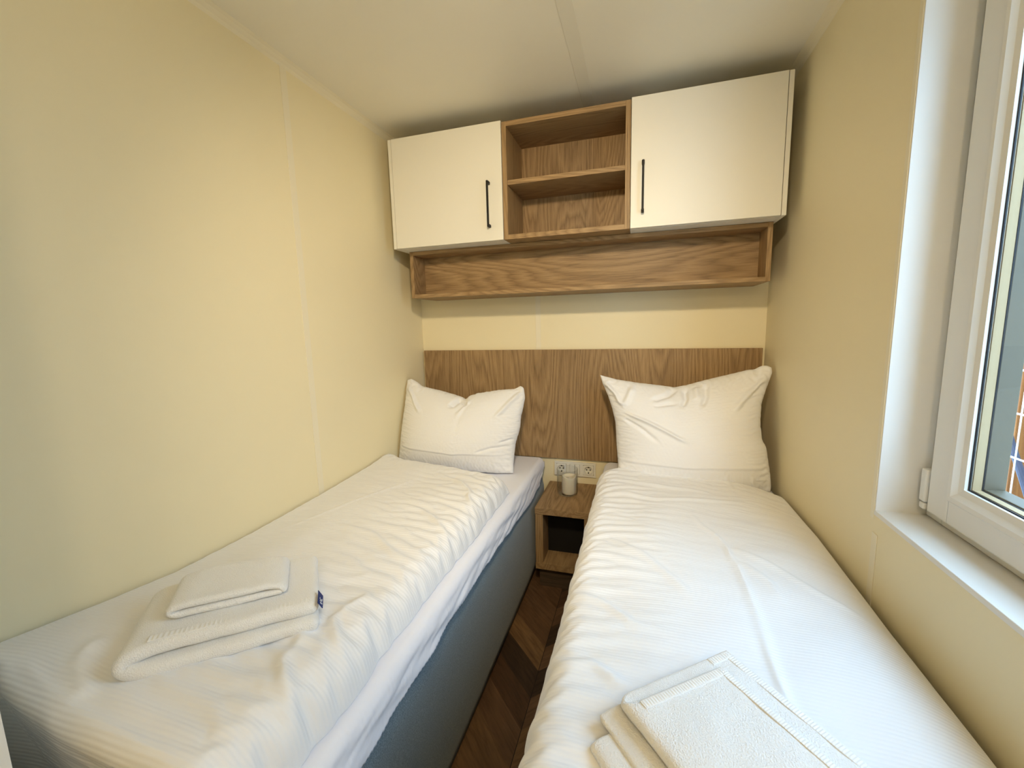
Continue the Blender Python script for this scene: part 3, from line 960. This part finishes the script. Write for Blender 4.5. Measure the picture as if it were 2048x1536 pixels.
pillow('larger white pillow on the right bed, its tall ear at the window wall',
    [(1.049, -.189, 1.053), (1.064, -.191, 1.049), (1.128, -.195, 1.033), (1.222, -.199, 1.019), (1.34, -.203, 1.007), (1.386, -.205, 1.000), (1.429, -.202, 1.008), (1.531, -.194, 1.038), (1.615, -.187, 1.060), (1.689, -.181, 1.080), (1.722, -.178, 1.083), (1.739, -.176, 1.096), (1.765, -.175, 1.101), (1.787, -.179, 1.090)],
    [(1.787, -.179, 1.090), (1.790, -.185, 1.066), (1.768, -.203, 1.007), (1.745, -.223, .937), (1.738, -.245, .86), (1.742, -.265, .792), (1.758, -.277, .753), (1.770, -.303, .663), (1.774, -.322, .597), (1.770, -.330, .579)],
    [(1.145, -.330, .577), (1.30, -.345, .577), (1.50, -.350, .577), (1.69, -.345, .577), (1.770, -.330, .579)],
    [(1.049, -.189, 1.053), (1.065, -.202, 1.008), (1.090, -.218, .955), (1.110, -.234, .9), (1.128, -.253, .835), (1.135, -.28, .743), (1.144, -.306, .653), (1.145, -.330, .577)],
    (0, -.963, .27), 0.125, 0.075,
    [([(.02, .06), (.07, .18), (.09, .30)], .02, .010), ([(.10, .36), (.24, .42), (.40, .52), (.50, .58)], .018, .0095), ([(.08, .42), (.2, .5), (.3, .6)], .018, -.007),
     ([(.45, .03), (.40, .12), (.30, .20)], .02, -.009), ([(.50, .04), (.50, .16), (.48, .24)], .016, -.010), ([(.62, .05), (.62, .18), (.60, .27)], .018, -.009), ([(.56, .06), (.57, .2)], .02, .006),
     ([(.98, .10), (.88, .22), (.80, .36)], .025, .009), ([(.2, .08), (.15, .2), (.1, .3)], .02, .007), ([(.3, .26), (.44, .20)], .016, -.006)],
    (.815, .01), clampR, 0.25, 31)

# ------------------------------------------------------------------ towels
def towel_mesh(name, prof, thick, depth, org, ea, ed, shift=None, nd=44, npf=150, rnd=0.16, seed=0.0, hem_rows=None, amp=0.004, dsag=None):
    """A folded towel: the fold line prof [(a,z)] given thickness and swept by depth along ed.
    hem_rows: list of (d0,d1) flat-woven bands across the sweep, shown as ribbed ridges."""
    p = resample(prof, npf); p = smooth_curve(p, 8)
    t = np.gradient(p, axis=0); t /= np.linalg.norm(t, axis=1, keepdims=True)
    nrm = np.stack([-t[:, 1], t[:, 0]], -1)
    sarr = np.linspace(0, 1, npf)
    ncap = 8
    V = []; rings = []
    ea = np.array(ea, float); ed = np.array(ed, float)
    ds = np.concatenate([rnd*.5*(1-np.cos(np.linspace(0, math.pi/2, 9)))[:-1]/depth*1.0, np.linspace(rnd*.5/depth, 1-rnd*.5/depth, nd), 1-(rnd*.5*(1-np.cos(np.linspace(0, math.pi/2, 9)))[:-1]/depth)[::-1]])
    ds = np.unique(np.clip(ds, 0, 1))
    allV = []
    for d in ds:
        dd = d*depth
        q = min(dd, depth-dd)/(rnd*.5)
        f = math.sqrt(max(0.0, 1-(1-min(q, 1))**2))
        f = 0.10 + 0.90*f
        h = thick/2*f
        up = p + nrm*h; dn = p - nrm*h
        a0 = math.atan2(nrm[0, 1], nrm[0, 0]); a1 = math.atan2(-nrm[-1, 1], -nrm[-1, 0])
        capA = [p[0] + h*np.array([math.cos(a0 + math.pi*k/ncap), math.sin(a0 + math.pi*k/ncap)]) for k in range(1, ncap)]
        capB = [p[-1] + h*np.array([math.cos(a1 + math.pi*k/ncap), math.sin(a1 + math.pi*k/ncap)]) for k in range(1, ncap)]
        # order: up (0..n), capB reversed to go from up end to dn end, dn reversed, capA from dn start to up start
        loop = np.concatenate([up, np.array(capB)[::-1], dn[::-1], np.array(capA)[::-1]])
        ss = np.concatenate([sarr, np.ones(ncap-1), sarr[::-1], np.zeros(ncap-1)])
        sh = shift(ss) if shift is not None else np.zeros(len(ss))
        dv = dd + sh*(1 - d*.6)
        pos = org[None] + loop[:, :1]*ea[None] + dv[:, None]*ed[None] + np.stack([0*ss, 0*ss, loop[:, 1]], -1)
        allV.append(pos)
    P = np.array(allV)
    nr, nl = P.shape[:2]
    # soft irregularity
    c = P - np.roll(P, 1, 1)
    du = np.roll(P, -1, 1) - np.roll(P, 1, 1); dvv = np.gradient(P, axis=0)
    N = np.cross(du, dvv); N /= np.maximum(np.linalg.norm(N, axis=-1, keepdims=True), 1e-9)
    nn = np.array([[mnoise.noise((q[0]*14+seed, q[1]*14, q[2]*14)) + .5*mnoise.noise((q[0]*38+seed, q[1]*38, q[2]*38)) for q in row] for row in P])
    P = P + N*(nn*amp)[..., None]*np.sign(1)
    if hem_rows:
        for d0, d1, per, ht in hem_rows:
            dcol = (ds*depth)[:, None]
            win_ = ((dcol > d0) & (dcol < d1)).astype(float)
            along = np.concatenate([sarr, np.ones(ncap-1), sarr[::-1], np.zeros(ncap-1)])[None]
            P = P + N*(win_*ht*np.sin(along*per))[..., None]
    V = P.reshape(-1, 3).tolist()
    F = []
    for j in range(nr-1):
        for k in range(nl):
            F.append((j*nl+k, j*nl+(k+1) % nl, (j+1)*nl+(k+1) % nl, (j+1)*nl+k))
    # thin end caps: zip the two sides of the loop
    for j, flip in ((0, False), (nr-1, True)):
        n_ = npf
        idx_up = [j*nl+k for k in range(n_)]
        idx_dn = [j*nl+n_+ncap-1+(n_-1-k) for k in range(n_)]
        for k in range(n_-1):
            f = (idx_up[k], idx_up[k+1], idx_dn[k+1], idx_dn[k])
            F.append(f if flip else f[::-1])
        f = [idx_up[-1]] + [j*nl+n_+k for k in range(ncap-1)] + [idx_dn[-1]]
        F.append(f if flip else f[::-1])
        f = [idx_dn[0]] + [j*nl+2*n_+ncap-1+k for k in range(ncap-1)] + [idx_up[0]]
        F.append(f if flip else f[::-1])
    me = bpy.data.meshes.new(name); me.from_pydata(V, [], F)
    bm = bmesh.new(); bm.from_mesh(me); bmesh.ops.recalc_face_normals(bm, faces=bm.faces); bm.to_mesh(me); bm.free()
    return me

def ribbed_band(name, A, B, wid_dir, width, parent, ribs, h=0.0022, n_w=12, mat=None, lift=0.001, zf=None):
    """flat-woven border with short stitch ribs, laid on the towel from A to B"""
    A = np.array(A, float); B = np.array(B, float); wd = np.array(wid_dir, float)
    nl = ribs*6
    P = np.zeros((n_w, nl, 3))
    for i in range(n_w):
        for k in range(nl):
            t = k/(nl-1); q = A*(1-t) + B*t + wd*width*i/(n_w-1)
            w_ = math.sin(math.pi*i/(n_w-1))
            q = q + np.array([0, 0, lift + h*(0.5+0.5*math.sin(t*ribs*2*math.pi + 1.5*mnoise.noise((t*9, 0, 0))))*w_**.5])
            if zf is not None: q[2] += zf(q)
            P[i, k] = q
    back = P.copy(); back[..., 2] -= 0.004
    back[0] = P[0]; back[-1] = P[-1]; back[:, 0] = P[:, 0]; back[:, -1] = P[:, -1]
    me = grid_mesh(name, P, None, back)
    bm = bmesh.new(); bm.from_mesh(me); bmesh.ops.recalc_face_normals(bm, faces=bm.faces); bm.to_mesh(me); bm.free()
    return link(name, me, mat or M['hem'], parent, smooth=True)

# ---- left pile: bath towel folded once, hand towel on top
aL = math.atan2(0.225, 0.248)
ea = (math.cos(aL), math.sin(aL), 0); ed = (-math.sin(aL), math.cos(aL), 0)
def LP(a, d, z, o=(0.352, -1.832)):
    return (o[0] + ea[0]*a + ed[0]*d, o[1] + ea[1]*a + ed[1]*d, z)
zL = max(surf_z(PL, *LP(a, d, 0)[:2]) for a in (.02, .17, .31) for d in (.02, .13, .26)) - .004
zL = float(np.mean([surf_z(PL, *LP(a, d, 0)[:2]) for a in (.05, .17, .29) for d in (.04, .13, .22)])) + .001
org = np.array([*LP(0, 0, 0)[:2], zL])
bt = empty('bath_towel', LP(.16, .14, zL), 'folded white bath towel under the hand towel on the left bed', 'towel', 'folded towels on the beds')
me = towel_mesh('bath_towel', [(0.325, 0.0125), (0.20, 0.0135), (0.10, 0.0150), (0.035, 0.0155), (0.014, 0.021), (0.010, 0.031), (0.020, 0.0415), (0.05, 0.0440), (0.14, 0.0430), (0.24, 0.0405), (0.326, 0.0370)],
    0.0285, 0.235, org, ea, ed, shift=lambda s: 0.020*sstep(.40, .62, s), rnd=0.028, seed=1.0, amp=0.0022)
link('folded_cloth', me, M['terry'], bt, smooth=True)
zt = zL + 0.0565
bandA = np.array(LP(0.050, 0.030, zL+.0580)); bandB = np.array(LP(0.322, 0.030, zL+.0510))
ribbed_band('woven_hem', bandA, bandB, ed, 0.020, bt, 34, 0.0016)
# label
def label_tag(c, ex, ey, w, h, parent, flap=0.0):
    c = Vector(c); ex = Vector(ex).normalized(); ey = Vector(ey).normalized(); nn = ex.cross(ey)
    bm = bmesh.new()
    nq = 8
    top = []; bot = []
    for k in range(nq+1):
        t = k/nq
        z = nn*(flap*math.sin(t*math.pi*.5))
        top.append([bm.verts.new(c + ex*(s*w) + ey*(h*t) + z + nn*.0006) for s in (0, 1)])
        bot.append([bm.verts.new(c + ex*(s*w) + ey*(h*t) + z - nn*.0006) for s in (0, 1)])
    for k in range(nq):
        bm.faces.new((top[k][0], top[k][1], top[k+1][1], top[k+1][0])); bm.faces.new((bot[k][0], bot[k+1][0], bot[k+1][1], bot[k][1]))
        bm.faces.new((top[k][0], top[k+1][0], bot[k+1][0], bot[k][0])); bm.faces.new((top[k][1], bot[k][1], bot[k+1][1], top[k+1][1]))
    bm.faces.new((top[0][0], bot[0][0], bot[0][1], top[0][1])); bm.faces.new((top[-1][0], top[-1][1], bot[-1][1], bot[-1][0]))
    lt = link('label_tag', bm_mesh(bm, 'tag'), M['tag_blue'], parent)
    lt['label'] = 'navy cloth label with white woven letters'
    # small white letter strokes
    bm = bmesh.new()
    def stroke(a, b2, r=.0006):
        pa = c + ex*(a[0]*w) + ey*(a[1]*h) + nn*(.0012 + flap*math.sin(a[1]*math.pi*.5)); pb = c + ex*(b2[0]*w) + ey*(b2[1]*h) + nn*(.0012 + flap*math.sin(b2[1]*math.pi*.5))
        add_tube(bm, [pa, pb], r, 6)
    for s in (((.3, .52), (.3, .40)), ((.3, .40), (.75, .44)), ((.75, .44), (.72, .54)), ((.35, .32), (.72, .36)), ((.35, .32), (.35, .25)), ((.5, .33), (.5, .27)),
              ((.4, .18), (.75, .22)), ((.4, .12), (.75, .16)), ((.75, .22), (.75, .16))): stroke(*s)
    link('lettering', bm_mesh(bm, 'lettering'), M['tag_white'], lt)
    return lt
label_tag(LP(.3390, .016, zL+.054), (ea[0]*.45, ea[1]*.45, -.89), ed, 0.018, 0.044, bt, 0.002)

orgH = np.array([*LP(0.060, 0.078, 0)[:2], zL + .0525])
me = towel_mesh('hand_towel', [(0.205, 0.009), (0.12, 0.011), (0.05, 0.014), (0.024, 0.014), (0.010, 0.020), (0.014, 0.028), (0.04, 0.031), (0.12, 0.029), (0.18, 0.026), (0.210, 0.020), (0.213, 0.012)],
    0.0165, 0.135, orgH, ea, ed, rnd=0.024, seed=4.0, amp=0.002)
ht = link('hand_towel', me, M['terry'], None, LP(.16, .16, zL+.05), smooth=True)
tag(ht, 'folded white hand towel on top of the bath towel, left bed', 'towel', 'folded towels on the beds')

# ---- right pile, turned towards the camera corner
e1 = np.array([0.645, -0.764, 0.0]); e2 = np.array([-0.764, -0.645, 0.0])   # along the long hem / along the short hem
cR = np.array([1.395, -1.473, 0.0])
zR = float(np.mean([surf_z(PR, *(cR + e2*a + e1*d)[:2]) for a in (.05, .15, .25) for d in (.03, .12, .2)])) + .001
orgR = np.array([cR[0], cR[1], zR])
# lower towel, zigzag folds peeping out on the aisle side
me = towel_mesh('bath_towel', [(0.03, 0.0072), (0.15, 0.0070), (0.285, 0.0075), (0.308, 0.0090), (0.316, 0.0150), (0.306, 0.0205), (0.28, 0.0205), (0.12, 0.0190), (0.106, 0.0225), (0.100, 0.0250), (0.110, 0.0290), (0.20, 0.0300), (0.262, 0.0300), (0.274, 0.0270)],
    0.0115, 0.30, orgR + e1*.026, e2, e1, rnd=0.018, seed=7.0, amp=0.0022, shift=lambda s: -0.026*sstep(.55, .8, s))
lo = link('bath_towel', me, M['terry'], None, tuple(orgR + e2*.15 + e1*.15), smooth=True)
tag(lo, 'folded white towel underneath on the right bed, rolled edge nearest the aisle', 'towel', 'folded towels on the beds')
up = empty('bath_towel', tuple(orgR + e2*.1 + e1*.15 + np.array([0, 0, .036])), 'white bath towel lying uppermost on the right bed, stitched hems showing', 'towel', 'folded towels on the beds')
me = towel_mesh('bath_towel', [(0.006, 0.0400), (0.08, 0.0410), (0.18, 0.0420), (0.226, 0.0425), (0.243, 0.0455), (0.247, 0.0510), (0.240, 0.0560), (0.222, 0.0570), (0.15, 0.0550), (0.10, 0.0540), (0.058, 0.0525)],
    0.0105, 0.31, orgR, e2, e1, rnd=0.014, seed=9.0, amp=0.0022, shift=lambda s: 0.033*sstep(.5, .62, s))
link('folded_cloth', me, M['terry'], up, smooth=True)
def P3(a, d, z): return orgR + e2*a + e1*d + np.array([0, 0, z])
ribbed_band('woven_hem', P3(.056, .036, .0580), P3(.226, .034, .0625), e1, 0.015, up, 34, 0.0012)
ribbed_band('woven_hem', P3(.053, .040, .0582), P3(.053, .320, .0582), e2, 0.012, up, 70, 0.0009)
ribbed_band('woven_hem', P3(.002, .004, .0455), P3(.050, .004, .0460), e1, 0.015, up, 9, 0.0013)
ribbed_band('woven_hem', P3(.002, .006, .0455), P3(.002, .300, .0455), e2, 0.014, up, 68, 0.0009)
label_tag(P3(.036, .223, .0490), tuple(e1), tuple(e2*.95 + np.array([0, 0, .3])), 0.040, 0.020, up, 0.002)

# ------------------------------------------------------------------ outside
gro = bmesh.new()
for k in range(30): add_box(gro, 3.332, 3.35, -3.5+k*.19, -3.5+k*.19+.182, -0.3, 1.75, 0.002)
tag(link('board_fence', bm_mesh(gro, 'boards'), M['board'], None, (3.34, -0.6, -0.3)), 'pale upright boards of the fence across the terrace outside the window', 'fence')
struct('ground_outside', (XO, 6.0, -5, 3.0, -0.36, -0.30), M['ground'])
pst = box('wooden_post', (2.985, 3.075, 0.36, 0.44, -0.30, 2.6), M['post'], None, 0.004, (3.03, .4, -.3))
tag(pst, 'orange wooden terrace post outside the window', 'post')
wf = empty('wire_fence', (2.86, -.6, -.3), 'white coated wire mesh panel outside in front of the orange post', 'fence')
for z in [0.05, 0.25, .45, .65, .85, 1.045]:
    bm = bmesh.new(); add_tube(bm, [(2.86, -2.6, z), (2.86, .5, z)], .0042, 8); link('horizontal_wire', bm_mesh(bm, 'w'), M['wire'], wf)
for k in range(16):
    y = .16 - k*.19
    bm = bmesh.new(); add_tube(bm, [(2.866, y, -.3), (2.866, y, 1.05)], .0030, 8); link('upright_wire', bm_mesh(bm, 'w'), M['wire'], wf)
bm = bmesh.new()
add_tube(bm, [(2.90, .30, .80), (2.90, .235, .68), (2.90, .16, .56), (2.90, .09, .44), (2.90, .05, .30), (2.90, .03, .1), (2.90, .01, -.1), (2.90, -.03, -.288)], .014, 10)
tag(link('blue_strap', bm_mesh(bm, 'strap'), M['blue'], None, (2.9, .1, .1)), 'dark blue strap hanging behind the wire mesh outside', 'strap')

# ------------------------------------------------------------------ light
world = bpy.data.worlds.new('sky'); scene.world = world; world.use_nodes = True
wn = world.node_tree
bg = wn.nodes['Background']; bg.inputs[0].default_value = (0.45, 0.69, 1.0, 1); bg.inputs[1].default_value = 9.2

def area(name, loc, rot, sx, sy, power, col, portal=False, shape='RECTANGLE'):
    l = bpy.data.lights.new(name, 'AREA'); l.shape = shape; l.size = sx
    if shape == 'RECTANGLE': l.size_y = sy
    l.energy = power; l.color = col
    if portal: l.cycles.is_portal = True
    o = bpy.data.objects.new(name, l); COL.objects.link(o); o.location = loc; o.rotation_euler = rot
    return o
area('window_portal', (XO+.03, (WY0+WY1)/2, (WZ0+WZ1)/2), (0, math.radians(90), 0), WZ1-WZ0, abs(WY1-WY0), 1, (1, 1, 1), True)
def point(name, loc, r, power, col):
    l = bpy.data.lights.new(name, 'POINT'); l.shadow_soft_size = r; l.energy = power; l.color = col
    o = bpy.data.objects.new(name, l); COL.objects.link(o); o.location = loc
    return o
point('hall_lamp_light', (1.52, -2.72, 1.80), 0.07, 12.5, (1.0, 0.83, 0.58))
def spot(name, loc, aim, r, power, col, size, blend):
    l = bpy.data.lights.new(name, 'SPOT'); l.shadow_soft_size = r; l.energy = power; l.color = col
    l.spot_size = math.radians(size); l.spot_blend = blend
    o = bpy.data.objects.new(name, l); COL.objects.link(o); o.location = loc
    o.rotation_euler = (Vector(aim)-Vector(loc)).to_track_quat('-Z', 'Y').to_euler()
    return o
spot('back_wall_fill_spot', (1.20, -2.05, 2.10), (0.60, 0.0, 0.98), 0.05, 76, (1.0, 0.81, 0.54), 96, 1.0)  # unseen spot, added to brighten the back wall from behind the camera
sun = bpy.data.lights.new('sun', 'SUN'); sun.energy = 2.0; sun.angle = math.radians(3); sun.color = (1, .95, .86)
so = bpy.data.objects.new('sun', sun); COL.objects.link(so)
so.rotation_euler = Vector((0.55, 0.35, -0.75)).to_track_quat('-Z', 'Y').to_euler()

# ------------------------------------------------------------------ camera
cam = bpy.data.cameras.new('camera'); co = bpy.data.objects.new('camera', cam); COL.objects.link(co)
cam.sensor_fit = 'HORIZONTAL'; cam.sensor_width = 36.0
cam.lens = 36.0*840.40/2048.0
cam.clip_start = 0.01
yaw, pit, roll = 0.2978, -0.1391, 0.0256
def cm():
    cy, sy, cp, sp, cr, sr = math.cos(yaw), math.sin(yaw), math.cos(pit), math.sin(pit), math.cos(roll), math.sin(roll)
    Rz = Matrix(((cy, -sy, 0), (sy, cy, 0), (0, 0, 1))); Rx = Matrix(((1, 0, 0), (0, cp, -sp), (0, sp, cp))); Ry = Matrix(((cr, 0, sr), (0, 1, 0), (-sr, 0, cr)))
    R = Rz @ Rx @ Ry          # columns: right, forward, up
    r, f, u = R.col[0], R.col[1], R.col[2]
    m = Matrix((r, u, -f)).transposed()
    return m
co.matrix_world = Matrix.Translation((1.2364, -2.2499, 1.3007)) @ cm().to_4x4()
scene.camera = co

scene.view_settings.view_transform = 'Standard'
scene.view_settings.look = 'None'
scene.view_settings.gamma = 1.0
scene.view_settings.use_curve_mapping = False
scene.view_settings.exposure = 0.04
scene.cycles.use_denoising = True
scene.cycles.use_adaptive_sampling = True
scene.cycles.adaptive_threshold = 0.07
scene.cycles.adaptive_min_samples = 16
scene.cycles.max_bounces = 7
scene.cycles.diffuse_bounces = 4
scene.cycles.glossy_bounces = 3
scene.cycles.caustics_reflective = False
scene.cycles.caustics_refractive = False
scene.cycles.sample_clamp_indirect = 8.0
